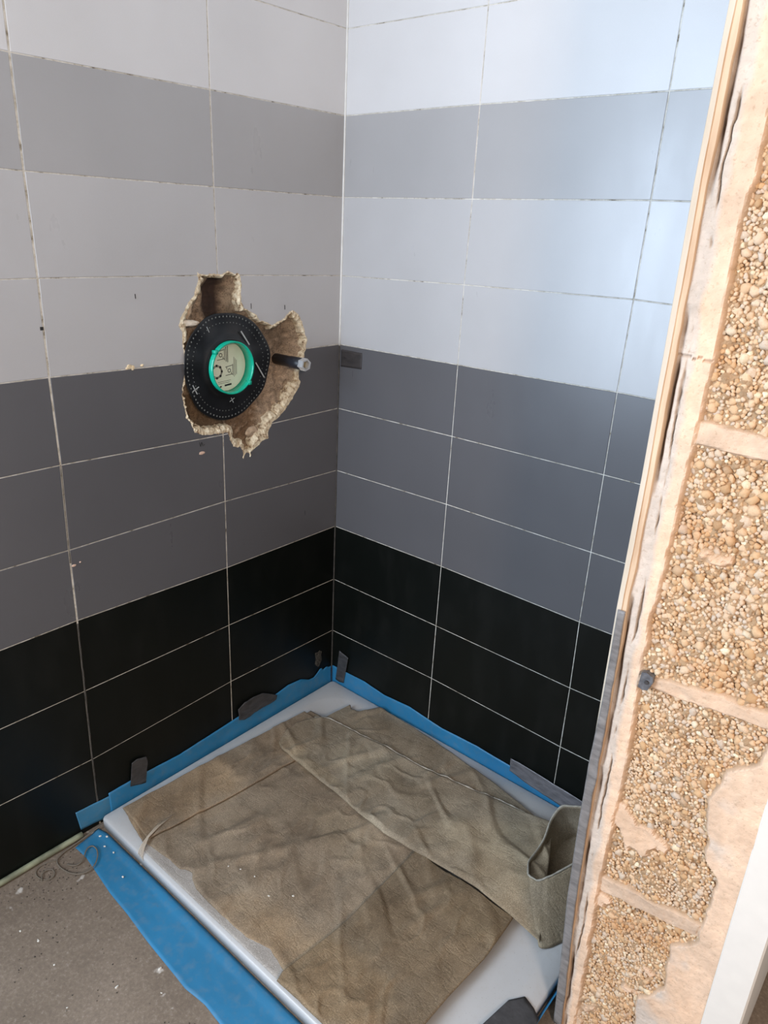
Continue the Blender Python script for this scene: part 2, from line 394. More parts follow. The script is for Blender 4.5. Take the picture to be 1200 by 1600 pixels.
# ------------------------------------------------------------------ shower valve box
def disc_ring(mb, c, prof, n=96, mi=0, wob=None, closed=False):
    """revolve profile (r, x) about the +x axis through c=(y,z)"""
    vs = []
    for k in range(n):
        a = 2 * math.pi * k / n
        for (r, x) in prof:
            rr, xx = (r, x) if not wob else wob(r, x, a)
            vs.append((xx, c[0] + rr * math.cos(a), c[1] + rr * math.sin(a)))
    m = len(prof); fs = []
    for k in range(n):
        j = (k + 1) % n
        for i in range(m if closed else m - 1): fs.append((k * m + i, j * m + i, j * m + (i + 1) % m, k * m + (i + 1) % m))
    mb.add(vs, fs, mi)
M['rubber'] = simple('black_membrane', (0.006, 0.006, 0.0065), 0.32, var=0.3, scale=25, bstr=0.15)
M['dot'] = simple('pale_perforation', (0.16, 0.17, 0.16), 0.6)
M['mark'] = simple('white_print', (0.42, 0.44, 0.43), 0.6)
M['teal'] = simple('teal_plastic', (0.005, 0.46, 0.30), 0.22, var=0.06, scale=20)
M['label'] = simple('cream_label_paper', (0.74, 0.74, 0.58), 0.6, var=0.04)
M['ink'] = simple('black_ink', (0.02, 0.02, 0.02), 0.6)
VC = (-0.4215, 0.9700)
vb = tag(empty('shower_valve_box', (0.0, *VC)), 'round black and teal shower valve box set in the broken hole of the left wall', 'shower valve')
def wob(r, x, a):
    e = max(0, (r - 0.07) / 0.07)
    return r * (1 + 0.018 * e * math.sin(3 * a + 0.8) + 0.008 * e * math.sin(7 * a)), x + e * (0.004 * math.sin(2 * a + 1.0) + 0.002 * math.sin(9 * a))
mb = MB()
prof = [(0.066, 0.012), (0.072, 0.0125), (0.078, 0.008), (0.09, 0.0045), (0.11, 0.003), (0.132, 0.003), (0.1375, 0.0035), (0.139, 0.0025), (0.1375, 0.0012), (0.11, 0.0005), (0.066, 0.002)]
disc_ring(mb, VC, prof, wob=wob, closed=True)
def dot(r0, n, rad, off=0):
    for k in range(n):
        a = 2 * math.pi * (k + off) / n; r, x = wob(r0, 0.0034, a)
        cy, cz = VC[0] + r * math.cos(a), VC[1] + r * math.sin(a); vs = []
        for q in range(8): vs.append((x + 0.0008, cy + rad * math.cos(q * math.pi / 4), cz + rad * math.sin(q * math.pi / 4)))
        vs.append((x + 0.0013, cy, cz)); mb.add(vs, [(q, (q + 1) % 8, 8) for q in range(8)], 1)
dot(0.1300, 76, 0.0022); dot(0.1140, 66, 0.0015, 0.5)
mb.build('sealing_collar', [M['rubber'], M['dot']], vb, True)
def mk(name, segs, w, x=0.0042, mat='mark', parent=vb, lab=None):
    mb = MB()
    for (a, b) in segs:
        a = np.array(a); b = np.array(b); d = (b - a) / np.linalg.norm(b - a); n_ = np.array([-d[1], d[0]]) * w / 2
        p = [a + n_, b + n_, b - n_, a - n_]
        xs = [x if not callable(x) else x(*q) for q in p]
        mb.add([(xx, *q) for xx, q in zip(xs, p)] + [(xx + 0.0006, *q) for xx, q in zip(xs, p)], [(3, 2, 1, 0), (4, 5, 6, 7), (0, 1, 5, 4), (1, 2, 6, 5), (2, 3, 7, 6), (3, 0, 4, 7)])
    o = mb.build(name, M[mat], parent)
    if lab: tag(o, lab)
    return o
xm = 0.0065
def pol(r, deg): a = math.radians(deg); return (VC[0] + r * math.cos(a), VC[1] + r * math.sin(a))
def cross(r, deg, s): 
    c = np.array(pol(r, deg)); return [(c - (s, s * .5), c + (s, s * .5)), (c - (-s * .5, s), c + (-s * .5, s))]
mk('printed_mark', cross(0.118, 203, 0.012), 0.0024, xm, lab='white printed cross')
mk('printed_mark', cross(0.088, 275, 0.008)[:2], 0.0016, xm - .001, lab='faint white printed cross')
mk('printed_mark', cross(0.117, 122, 0.007)[1:], 0.0014, xm)
mk('printed_mark', [((-.382, 1.059), (-.355, 1.022))], 0.0034, xm + .003)
mk('printed_mark', [((-.333, .973), (-.304, .930))], 0.0034, xm + .001)
mb = MB()
disc_ring(mb, VC, [(0.0640, -0.010), (0.0640, 0.0255), (0.0650, 0.0262), (0.0672, 0.0262), (0.0682, 0.0255), (0.0682, 0.002), (0.066, -0.010)], closed=True)
for a in (-40, 140):     # clip lugs
    p = pol(0.0695, a); mb.box((0.014, p[0] - .005, p[1] - .005), (0.0265, p[0] + .005, p[1] + .005))
tag(mb.build('protective_ring', M['teal'], vb, True), 'bright teal plastic ring')
mb = MB(); disc_ring(mb, VC, [(0.0001, -0.006), (0.0638, -0.006), (0.0638, -0.009), (0.0001, -0.009)]); lb = tag(mb.build('label_disc', M['label'], vb), 'cream paper label with black diagrams')
def circ(c, r, n=20, a0=0, a1=360):
    P = [(c[0] + r * math.cos(math.radians(a)), c[1] + r * math.sin(math.radians(a))) for a in np.linspace(a0, a1, n)]
    return list(zip(P[:-1], P[1:]))
def mk2(segs, w): mk('label_print', segs, w * 1.25, -0.0061, 'ink', lb)
c0 = VC
rc = (c0[0] - 0.030, c0[1] - 0.012)
mk2(circ(rc, 0.0165) , 0.0014); mk2(circ(rc, 0.0135), 0.0010)
mk2([s for k in range(0, 360, 45) for s in circ(rc, 0.0165, 4, k - 9, k + 9)], 0.0040)
for (dy, dz) in ((0.010, -0.012), (-0.016, 0.030)):
    b = (c0[0] + dy, c0[1] + dz)
    mk2(circ(b, 0.0045) , 0.0013)
    mk2([((b[0] - .012, b[1] + .010), (b[0] + .010, b[1] + .013)), ((b[0] - .012, b[1] - .012), (b[0] + .012, b[1] - .010)), ((b[0] - .008, b[1] + .010), (b[0] - .008, b[1] + .004)), ((b[0] + .007, b[1] - .004), (b[0] + .007, b[1] - .011)), ((b[0] + .012, b[1] + .016), (b[0] + .012, b[1] - .014))], 0.0011)
mk2([((c0[0] + .026 + k * .004, c0[1] + .022 - k * .004), (c0[0] + .026 + k * .004, c0[1] - .030 + k * .003)) for k in range(3)], 0.0007)
mk2([((c0[0] + .001, c0[1] + .050), (c0[0] + .001, c0[1] + .012)), ((c0[0] + .006, c0[1] + .052), (c0[0] + .006, c0[1] + .010))], 0.0014)
mk2([((c0[0] - .028 , c0[1] - .040), (c0[0] + .014, c0[1] - .037)), ((c0[0] - .026, c0[1] - .044), (c0[0] + .010, c0[1] - .042))], 0.0006)
mk2([((c0[0] - .006, c0[1] - .050), (c0[0] + .016, c0[1] - .048))], 0.0036)
mk2([((c0[0] - .022, c0[1] - .052), (c0[0] - .016, c0[1] - .0515))], 0.003)

# ------------------------------------------------------------------ pipe outlet with hex fitting
M['pipe'] = simple('dark_plastic_pipe', (0.018, 0.019, 0.024), 0.4)
M['chrome'] = simple('dull_steel', (0.66, 0.67, 0.68), 0.3, 0.45, var=0.1)
M['brass'] = simple('brass_inner', (0.30, 0.25, 0.14), 0.5, 0.6)
pc = (-0.215, 0.965)
pe = tag(empty('pipe_outlet', (0, *pc)), 'dark stub pipe with silver hexagonal end sticking out right of the valve box', 'pipe')
mb = MB(); disc_ring(mb, pc, [(0.0001, -0.045), (0.0150, -0.045), (0.0150, 0.018), (0.0165, 0.020), (0.0165, 0.062), (0.014, 0.064), (0.0001, 0.064)], 40)
mb.build('pipe_body', M['pipe'], pe, True)
mb = MB(); 
def hexring(mb, ro, ri, x0, x1, n=6):
    vs = []
    for r, x in ((ro, x0), (ro, x1), (ri, x1), (ri, x0 + 0.002)):
        for k in range(6): vs.append((x, pc[0] + r * math.cos(k * math.pi / 3 + .3), pc[1] + r * math.sin(k * math.pi / 3 + .3)))
    fs = [(a * 6 + k, a * 6 + (k + 1) % 6, ((a + 1) % 4) * 6 + (k + 1) % 6, ((a + 1) % 4) * 6 + k) for a in range(4) for k in range(6)]
    mb.add(vs, fs)
hexring(mb, 0.0175, 0.0125, 0.062, 0.081); mb.build('hex_socket', M['chrome'], pe)
mb = MB(); disc_ring(mb, pc, [(0.0001, 0.0655), (0.0128, 0.0655), (0.0128, 0.0635)], 24); tag(mb.build('socket_bore', M['brass'], pe), 'dull brassy bore')

# ------------------------------------------------------------------ pencil marks, dots and chips on the tiles
def wallmark(name, segs, w, mat='ink', lab=None, par=wl):
    mk(name, segs, w, 0.0004, mat, par, lab)
M['pencil'] = simple('pencil_line', (0.03, 0.03, 0.03), 0.7)
wallmark('pencil_mark', [((-.675, 1.160), (-.6745, 1.150))], 0.002, 'pencil', 'short black pencil tick')
wallmark('pencil_mark', [((-.3395, 1.126), (-.339, 1.112))], 0.0015, 'pencil')
wallmark('pencil_mark', [((-.2215, 1.117), (-.221, 1.105))], 0.002, 'pencil')
wallmark('pencil_mark', [((-.520, .784), (-.517, .772)), ((-.517, .772), (-.513, .783)), ((-.513, .783), (-.509, .772)), ((-.505, .776), (-.505, .773))], 0.0014, 'pencil')
wallmark('drill_dot', [((-.900, 1.098), (-.893, 1.098))], 0.007, 'ink', 'small black dot')
M['chip'] = simple('exposed_tile_body', (0.72, 0.50, 0.38), 0.9, bstr=0.4)
for k, (u, z, r) in enumerate([(-.514, .754, (.0014, .009, .0045)), (-.888, .552, (.0012, .005, .003)), (-.872, .556, (.0012, .0025, .002))]):
    chunk('chipped_glaze', (0.0008, u, z), r, M['chip'], wl, k * 2.0 + 40, 2)
for k, (u, z, r) in enumerate([(-.704, 1.000, (.0022, .006, .005)), (-.696, .996, (.0022, .005, .006)), (-.710, .996, (.0018, .004, .003)), (-.671, .999, (.002, .0045, .003))]):
    chunk('grout_blob', (0.0015, u, z), r, M['ceramic'], wl, k * 2.0 + 9, 2)
M['scuff'] = simple('scuffed_mortar', (0.05, 0.045, 0.035), 0.9, var=0.8, scale=150)
chunk('mortar_scuff', (0.0008, -.069, -.075), (.0012, .016, .028), M['scuff'], wl, 77, 3, 0.6)

# ------------------------------------------------------------------ floor trim along the left wall
M['trimgreen'] = simple('dirty_pale_green_trim', (0.23, 0.235, 0.15), 0.6, var=0.45, scale=25, bstr=0.3)
mb = MB(); ys = np.linspace(-1.78, -0.955, 50)
mb.tube([(0.0085 + 0.0012 * fb(y * 6, 3), y, -0.2135 + 0.0006 * fb(y * 9, 1)) for y in ys], 0.0078, 10)
tag(mb.build('trim_1', M['trimgreen'], None, True), 'pale green cord of trim where the left wall meets the floor', kind='structure')

# ------------------------------------------------------------------ shower tray
def tray_mat():
    t = NT('white_acrylic'); f = t.noise(60, 4); a = t.noise(4, 3); d = t.noise(380, 2)
    c = t.ramp(a, [(0.3, (0.49, 0.475, 0.455)), (0.7, (0.54, 0.528, 0.512))])
    c = t.mix(t.ramp(f, [(0.55, 0.0), (0.8, 0.25)]), c, (0.45, 0.40, 0.34))
    c = t.mix(t.ramp(d, [(0.70, 0.0), (0.74, 0.6)]), c, (0.2, 0.16, 0.12))
    return t.fin(c, 0.38, None)
M['tray'] = tray_mat()
TX0, TX1, TY0, TY1 = 0.012, 1.155, -0.900, -0.006
tx = lambda k: k
st = tag(empty('shower_tray', (0.58, -0.45, ZF)), 'low white shower tray in the tiled corner under the folded drop cloth', 'shower tray')
def tray():
    mb = MB(); n = 10
    def rr(x0, x1, y0, y1, r, z):
        P = []
        for cx, cy, a0 in ((x1 - r, y1 - r, 0), (x0 + r, y1 - r, 90), (x0 + r, y0 + r, 180), (x1 - r, y0 + r, 270)):
            for k in range(n + 1):
                a = math.radians(a0 + 90 * k / n); P.append((cx + r * math.cos(a), cy + r * math.sin(a), z))
        return P
    L = [rr(TX0, TX1, TY0, TY1, 0.012, ZF + 0.002), rr(TX0, TX1, TY0, TY1, 0.012, ZT - 0.006), rr(TX0 + .0015, TX1 - .0015, TY0 + .0015, TY1 - .0015, 0.011, ZT - 0.002),
         rr(TX0 + .005, TX1 - .005, TY0 + .005, TY1 - .005, 0.01, ZT),
         rr(TX0 + .045, TX1 - .045, TY0 + .034, TY1 - .045, 0.09, ZT), rr(TX0 + .05, TX1 - .05, TY0 + .038, TY1 - .05, 0.09, ZT - 0.0008),
         rr(TX0 + .075, TX1 - .075, TY0 + .055, TY1 - .075, 0.08, ZT - 0.006), rr(TX0 + .12, TX1 - .12, TY0 + .08, TY1 - .12, 0.06, ZT - 0.010)]
    m = len(L[0]); vs = [p for l in L for p in l]; fs = []
    for a in range(len(L) - 1):
        for k in range(m): fs.append((a * m + k, a * m + (k + 1) % m, (a + 1) * m + (k + 1) % m, (a + 1) * m + k))
    fs.append(tuple((len(L) - 1) * m + k for k in range(m))); fs.append(tuple(range(m))[::-1])
    mb.add(vs, fs); o = mb.build('tray_body', M['tray'], st, True)
tray()

# ------------------------------------------------------------------ blue masking membrane
def blue_mat(name, col, sheen=0.45):
    t = NT(name); f = t.noise(45, 5, 0.6); a = t.noise(6, 4); d = t.noise(240, 3, 0.6)
    c = t.ramp(a, [(0.3, tuple(x * 0.9 for x in col)), (0.7, tuple(x * 1.1 for x in col))])
    c = t.mix(t.ramp(f, [(0.48, 0.0), (0.85, 0.45)]), c, (0.16, 0.20, 0.22))
    c = t.mix(t.ramp(d, [(0.66, 0.0), (0.72, 0.35)]), c, (0.12, 0.12, 0.12))
    return t.fin(c, sheen, t.bump(f, 0.25, 0.002))
M['blue'] = blue_mat('blue_membrane', (0.024, 0.19, 0.37))
M['blue2'] = blue_mat('dusty_blue_membrane', (0.045, 0.20, 0.34), 0.6)
M['bluef'] = blue_mat('blue_floor_membrane', (0.020, 0.165, 0.31), 0.6)
def wave3(G, axis, amp, sc):
    for i in range(G.shape[0]):
        for j in range(G.shape[1]):
            G[i, j, axis] += amp * fb(*(G[i, j] * sc))
    return G
BL = [(-.868, -.137), (-.769, -.136), (-.642, -.143), (-.54, -.136), (-.428, -.128), (-.269, -.124), (-.212, -.114), (-.153, -.120), (-.115, -.14), (-.092, -.142), (-.075, -.132), (-.061, -.121), (-.052, -.123), (-.048, -.133), (-.029, -.127), (-.02, -.134), (-.006, -.135)]
G = ruled([(0.0035, y, z) for y, z in BL], [(0.0055, y, -0.2165) for y, z in BL], 160, 10)
G = wave3(G, 0, 0.0010, 18)
tag(shell('masking_membrane', G, (1, 0, 0), 0.0008, M['blue']), 'long blue membrane strip turned up the left wall behind the shower tray', 'masking strip', 'blue membrane strips round the tray')
G = ruled([(0.0024, -.962, -.140), (0.0024, -.92, -.143), (0.0024, -.862, -.148)], [(0.003, -.954, -.203), (0.003, -.92, -.206), (0.003, -.862, -.217)], 30, 10)
tag(shell('masking_membrane', wave3(G, 0, .0006, 30), (1, 0, 0), 0.0008, M['blue2']), 'short dusty blue membrane flap on the left wall past the front tray corner', 'masking strip', 'blue membrane strips round the tray')
BR = [(.006, -.133), (.02, -.131), (.073, -.131), (.16, -.128), (.248, -.138), (.358, -.130), (.489, -.144), (.622, -.139), (.68, -.142), (.747, -.144), (.86, -.150), (.97, -.153), (1.10, -.150), (1.165, -.150)]
G = ruled([(x, -0.0032, z) for x, z in BR], [(x, -0.0035, -0.2165) for x, z in BR], 180, 10)
tag(shell('masking_membrane', wave3(G, 1, .0008, 18), (0, -1, 0), 0.0008, M['blue']), 'blue membrane strip turned up the right wall behind the drop cloth', 'masking strip', 'blue membrane strips round the tray')
FA = [(.016, -.912), (.045, -.9055), (.3, -.9035), (.6, -.9035), (.9, -.9035), (1.13, -.9035)]
FB = [(.031, -.987), (.08, -.984), (.135, -.990), (.22, -1.000), (.308, -1.004), (.40, -1.012), (.506, -1.017), (.557, -1.020), (.616, -1.013), (.675, -1.017), (.85, -1.022), (1.13, -1.02)]
G = ruled([(x, y, ZF + 0.0022) for x, y in FA], [(x, y, ZF + 0.0016) for x, y in FB], 160, 14)
for i in range(G.shape[0]):
    for j in range(G.shape[1]): G[i, j, 2] += 0.0012 * abs(fb(G[i, j, 0] * 12, G[i, j, 1] * 30, 2)) + (0.004 * math.exp(-((j - 1.6) / 0.9) ** 2) if j > 0 else 0)
tag(shell('masking_membrane', G, (0, 0, 1), 0.0009, M['bluef']), 'wide blue membrane strip lying on the floor along the front of the tray', 'masking strip', 'blue membrane strips round the tray')
G = ruled([(1.157, -.02, -.2165), (1.157, -.88, -.2165)], [(1.1695, -.02, -.186), (1.1695, -.88, -.186)], 60, 4)
tag(shell('masking_membrane', G, (-0.9, 0, 0.35), 0.0008, M['blue']), 'blue membrane strip between the right tray edge and the broken partition', 'masking strip', 'blue membrane strips round the tray')

# ------------------------------------------------------------------ grey tape pieces
def tape_mat(name, col, rough=0.32):
    t = NT(name); f = t.noise(30, 4, 0.6, stretch=(1, 1, 3)); g = t.noise(9, 3)
    c = t.ramp(f, [(0.3, tuple(x * 0.7 for x in col)), (0.7, tuple(x * 1.35 for x in col))])
    return t.fin(c, rough, t.bump(f, 0.5, 0.003))
M['tape'] = tape_mat('grey_duct_tape', (0.15, 0.14, 0.145))
M['taped'] = tape_mat('dark_duct_tape', (0.055, 0.052, 0.052), 0.35)
M['tapeb'] = tape_mat('brown_grey_tape', (0.042, 0.036, 0.034), 0.5)
def tape(E1, E2, nrm, mat, label, amp=0.0012, nu=30, nv=12, par=None, sc=45):
    G = ruled(E1, E2, nu, nv); ax = int(np.argmax(np.abs(nrm))); sg = nrm[ax]
    for i in range(nu):
        for j in range(nv): G[i, j, ax] += sg * amp * max(0, fb(*(G[i, j] * sc)) + 0.1)
    o = shell('duct_tape', G, nrm, 0.0006, mat)
    return tag(o, label, 'tape', 'pieces of tape holding the masking')
xa = 0.0072
tape([(xa, -.795, -.078), (xa, -.778, -.074), (xa, -.750, -.083), (xa, -.747, -.097)], [(xa, -.806, -.152), (xa, -.79, -.158), (xa, -.77, -.166), (xa, -.758, -.169)], (1, 0, 0), M['taped'], 'short upright grey tape piece on the left wall nearest the front tray corner')
tape([(xa, -.426, -.098), (xa, -.40, -.084), (xa, -.36, -.082), (xa, -.325, -.087), (xa, -.295, -.105), (xa, -.265, -.125)], [(xa, -.424, -.138), (xa, -.40, -.150), (xa, -.36, -.143), (xa, -.33, -.142), (xa, -.30, -.143), (xa, -.268, -.140)], (1, 0, 0), M['taped'], 'crumpled wide grey tape piece halfway along the left wall', 0.003)
tape([(.041, -.0065, -.055), (.060, -.0065, -.060), (.084, -.0065, -.066)], [(.027, -.0065, -.180), (.045, -.0065, -.183), (.066, -.0065, -.177)], (0, -1, 0), M['taped'], 'narrow upright grey tape piece just right of the tray corner')
tape([(.743, -.0065, -.112), (.80, -.0065, -.116), (.86, -.0065, -.120), (.93, -.0065, -.125), (.99, -.0065, -.130), (1.05, -.0065, -.135)], [(.744, -.0065, -.158), (.80, -.0065, -.170), (.86, -.0065, -.176), (.912, -.0065, -.182), (.975, -.0065, -.184), (1.05, -.0065, -.186)], (0, -1, 0), M['tape'], 'long shiny grey tape strip low on the right wall beside the partition', 0.003, 60, 14, sc=22)
tape([(.010, -.0026, .9798), (.05, -.0024, .9796), (.0926, -.0022, .9790)], [(.010, -.0026, .9285), (.05, -.0024, .9305), (.0923, -.0022, .9325)], (0, -1, 0), M['tapeb'], 'small brown grey tape piece at the top of the dark grey band, right wall', 0.0004)
tape([(1.100, -.590, -.1865), (1.122, -.560, -.1865), (1.150, -.570, -.1865), (1.1695, -.585, -.184)], [(1.085, -.68, -.1865), (1.11, -.68, -.1865), (1.14, -.69, -.1865), (1.1695, -.70, -.184)], (0, 0, 1), M['taped'], 'dark grey tape piece on the bare right front part of the white tray', 0.0008)

# ------------------------------------------------------------------ drop cloth
def cloth_mat(name, a, b, stain=(0.10, 0.075, 0.05), tint=True):
    t = NT(name); n1 = t.noise(5.5, 5, 0.6); n2 = t.noise(420, 3, 0.7); n3 = t.noise(15, 5, 0.65)
    cr = t.noise(7, 4, 0.6, stretch=(1, 2.4, 1)); cr2 = t.noise(13, 4, 0.6, stretch=(2.0, 1, 1))
    c = t.ramp(n1, [(0.34, a), (0.64, b)])
    c = t.mix(t.ramp(n3, [(0.48, 0.0), (0.72, 0.6)]), c, stain)
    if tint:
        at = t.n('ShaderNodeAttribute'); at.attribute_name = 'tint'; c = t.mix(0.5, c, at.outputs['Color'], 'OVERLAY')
        c = t.mix(1.0, c, t.mix(0.0, at.outputs['Color'], at.outputs['Color']), 'MULTIPLY') if False else c
    c = t.mix(t.ramp(n2, [(0.36, 0.5), (0.56, 0.0)]), c, tuple(x * 0.45 for x in a))
    c = t.mix(t.ramp(n2, [(0.56, 0.0), (0.72, 0.4)]), c, tuple(min(1, x * 1.8) for x in b))
    def ridge(f, w):
        rid = t.n('ShaderNodeMath', operation='ABSOLUTE'); sb = t.n('ShaderNodeMath', operation='SUBTRACT'); sb.inputs[1].default_value = 0.5
        t.l(f, sb.inputs[0]); t.l(sb.outputs[0], rid.inputs[0]); return t.ramp(rid.outputs[0], [(0.0, 0.0), (w, 1.0)])
    r1 = ridge(cr, 0.035); r2 = ridge(cr2, 0.03)
    c = t.mix(t.ramp(r2, [(0.0, 0.12), (0.6, 0.0)]), c, tuple(min(1, x * 1.5) for x in b))
    bb = t.bump(r1, 0.20, 0.003, t.bump(r2, 0.10, 0.002, t.bump(n2, 0.45, 0.0008)))
    return t.fin(c, 0.85, bb)
def cloth_tint(x, y):
    """dirt and dye patches, plus a painted fold highlight and cooler-lit right end; 0.5 grey = neutral"""
    c = np.array([0.5, 0.5, 0.5])
    def put(cx, cy, rx, ry, col, k):
        nonlocal c
        q = ((x - cx) / rx) ** 2 + ((y - cy) / ry) ** 2 + 0.8 * fb(x * 9, y * 9, cx * 7, 4)
        w_ = k * max(0, min(1, 1.3 - q)); c = c * (1 - w_) + np.array(col) * w_
    put(.12, -.72, .10, .22, (.68, .56, .40), .9); put(.20, -.375, .07, .035, (.68, .58, .42), .9); put(.34, -.395, .10, .02, (.62, .57, .46), .7)       # ochre left flap; highlight of the band's rolled left fold painted in
    put(.15, -.35, .12, .10, (.60, .52, .44), .6)
    put(.60, -.84, .12, .08, (.60, .47, .30), .9)       # ochre by the front edge
    put(.80, -.82, .14, .09, (.64, .53, .37), .8)
    put(.86, -.62, .18, .12, (.46, .40, .32), .7)
    put(.98, -.32, .24, .20, (.74, .71, .62), .9)      # greyer end of the band, its cooler light put into the colour
    put(.55, -.50, .16, .07, (.60, .61, .56), .7)
    put(.40, -.28, .12, .07, (.56, .56, .52), .6)
    put(.28, -.72, .03, .02, (.30, .26, .22), .8); put(.40, -.64, .07, .03, (.32, .28, .24), .7); put(.31, -.62, .02, .02, (.30, .26, .22), .7)
    put(.50, -.70, .14, .07, (.42, .37, .32), .6); put(.62, -.28, .10, .05, (.36, .33, .28), .7); put(.40, -.10, .2, .05, (.42, .37, .31), .6)
    return c
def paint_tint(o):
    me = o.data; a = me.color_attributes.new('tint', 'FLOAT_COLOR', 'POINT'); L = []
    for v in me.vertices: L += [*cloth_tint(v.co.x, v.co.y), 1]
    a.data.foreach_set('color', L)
M['cloth'] = cloth_mat('brown_fleece', (0.195, 0.138, 0.086), (0.34, 0.260, 0.175))
M['clothb'] = cloth_mat('ochre_stained_fleece', (0.135, 0.095, 0.055), (0.27, 0.200, 0.125), (0.13, 0.085, 0.045))
M['clothg'] = cloth_mat('grey_green_fleece', (0.215, 0.163, 0.105), (0.37, 0.305, 0.215), (0.17, 0.132, 0.088))
M['lining'] = cloth_mat('pale_lining', (0.33, 0.29, 0.25), (0.43, 0.385, 0.335), (0.29, 0.25, 0.21), False)
M['edge'] = simple('pale_cut_edge', (0.40, 0.36, 0.29), 0.9, var=0.3, scale=90)
def wr_(x, y):
    """shared wrinkles of the whole cloth"""
    a = 0.0050 * fb(x * 3.2 + 3, y * 3.2, 0.3, 3)
    def rdg(u, v, k, w): 
        r = 1 - min(1, abs(fb(u, v, k, 2)) / w); return r * r * (3 - 2 * r)
    gate = max(0, min(1, 0.5 + 1.6 * fb(x * 4, y * 4, 7.7, 2)))
    a += 0.0050 * rdg((x * 0.25 + y * 0.97) * 2.2, (-x * 0.97 + y * 0.25) * 8, 4.2, .30) * gate
    a += 0.0048 * rdg((x * 0.80 - y * 0.6) * 2.6 + 5, (x * 0.6 + y * 0.80) * 9, 1.2, .26) * (1 - gate * .7)
    a += 0.0022 * rdg(x * 12, y * 9 + 4, 8.1, .25) * gate
    return a
dc = tag(empty('drop_cloth', (0.6, -0.5, ZT)), 'dirty brown fleece drop cloth folded over the white shower tray', 'drop cloth')
def layer(name, A, B, z0, thick, mat, nu, nv, lab=None, ew=0.010, wamp=1.0, edges=(1, 1, 1, 1), own=0.0, seed=0, rag=0.0, zfun=None, zb=None):
    """ruled patch with rounded edges; edges=(v0, v1, u0, u1) rounded or not"""
    A3 = [(x, y, 0) for x, y in A]; B3 = [(x, y, 0) for x, y in B]; G = ruled(A3, B3, nu, nv)
    L = np.linalg.norm(G[:, -1, :] - G[:, 0, :], axis=1).mean(); W = np.linalg.norm(np.diff(G[:, 0, :], axis=0), axis=1).sum()
    H = np.zeros((nu, nv))
    for i in range(nu):
        for j in range(nv):
            x, y = G[i, j, :2]
            if rag and j in (0, nv - 1):
                s = rag * fb(x * 40 + seed, y * 40, 3, 3); G[i, j, 1] += s; G[i, j, 0] += s * .3
            d = 1e9
            for k, dd in enumerate((j / (nv - 1) * L, (1 - j / (nv - 1)) * L, i / (nu - 1) * W, (1 - i / (nu - 1)) * W)):
                if edges[k]: d = min(d, dd)
            e = min(1, d / ew); prof = math.sqrt(max(0, 1 - (1 - e) ** 2))
            H[i, j] = thick * (0.45 + 0.55 * prof) + wamp * wr_(x, y) * (0.35 + 0.65 * e) + own * fb(x * 8 + seed, y * 8, seed, 3) * e
            G[i, j, 2] = z0 + H[i, j] + (zfun(x, y) if zfun else 0)
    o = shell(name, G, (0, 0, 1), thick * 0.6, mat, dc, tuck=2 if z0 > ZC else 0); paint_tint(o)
    if lab: tag(o, lab)
    return o
ZC = ZT + 0.0036
# pale lining showing along the front of the tray
layer('lining_sheet', [(.19, -.888), (.3, -.8885), (.45, -.889), (.60, -.889), (.72, -.889)], [(.16, -.80), (.3, -.80), (.45, -.80), (.60, -.80), (.72, -.80)], ZC - 0.0012, 0.0016, M['lining'], 90, 20, 'pale dusty lining', 0.004, 0.10)
base_e = [(.036, -.846), (.088, -.858), (.168, -.874), (.201, -.869), (.264, -.862), (.314, -.860), (.325, -.852), (.345, -.846), (.36, -.858), (.395, -.869), (.44, -.872), (.493, -.872), (.578, -.870), (.62, -.858), (.642, -.853), (.68, -.862), (.73, -.875)]
layer('base_sheet', base_e, [(.09, -.19), (.2, -.19), (.4, -.19), (.6, -.19), (.74, -.19)], ZC, 0.0030, M['cloth'], 240, 220, None, 0.006, 1.0, own=0.001, seed=2, rag=0.0015)
# left flap folded over
layer('left_flap', [(.037, -.851), (.044, -.75), (.051, -.635), (.060, -.50), (.068, -.408), (.084, -.213)], [(.181, -.864), (.197, -.75), (.213, -.648), (.226, -.52), (.236, -.406), (.250, -.218)], ZC + 0.0056, 0.0055, M['cloth'], 220, 70, None, 0.004, 1.0, own=0.0012, seed=5)
# near flap with ochre stains, hanging over the front edge
layer('front_flap', [(.712, -.425), (.717, -.56), (.722, -.693), (.712, -.80), (.705, -.874), (.712, -.897)], [(1.007, -.418), (1.012, -.50), (1.013, -.552), (1.008, -.62), (1.004, -.678), (1.0, -.897)], ZC + 0.0058, 0.0065, M['clothb'], 200, 130, 'ochre stained near flap', 0.006, 1.25, own=0.0016, seed=8, edges=(1, 1, 0, 1))
# rear layer by the right wall
layer('rear_layer', [(.150, -.222), (.30, -.20), (.5, -.18), (.7, -.16), (.92, -.14)], [(.160, -.150), (.166, -.078), (.186, -.095), (.214, -.088), (.246, -.018), (.32, -.020), (.39, -.022), (.47, -.030), (.558, -.040), (.64, -.052), (.719, -.060), (.813, -.078), (.91, -.10)], ZC + 0.003, 0.006, M['clothg'], 200, 60, None, 0.008, 1.0, own=0.0025, seed=12, edges=(1, 1, 1, 1), rag=0.002)
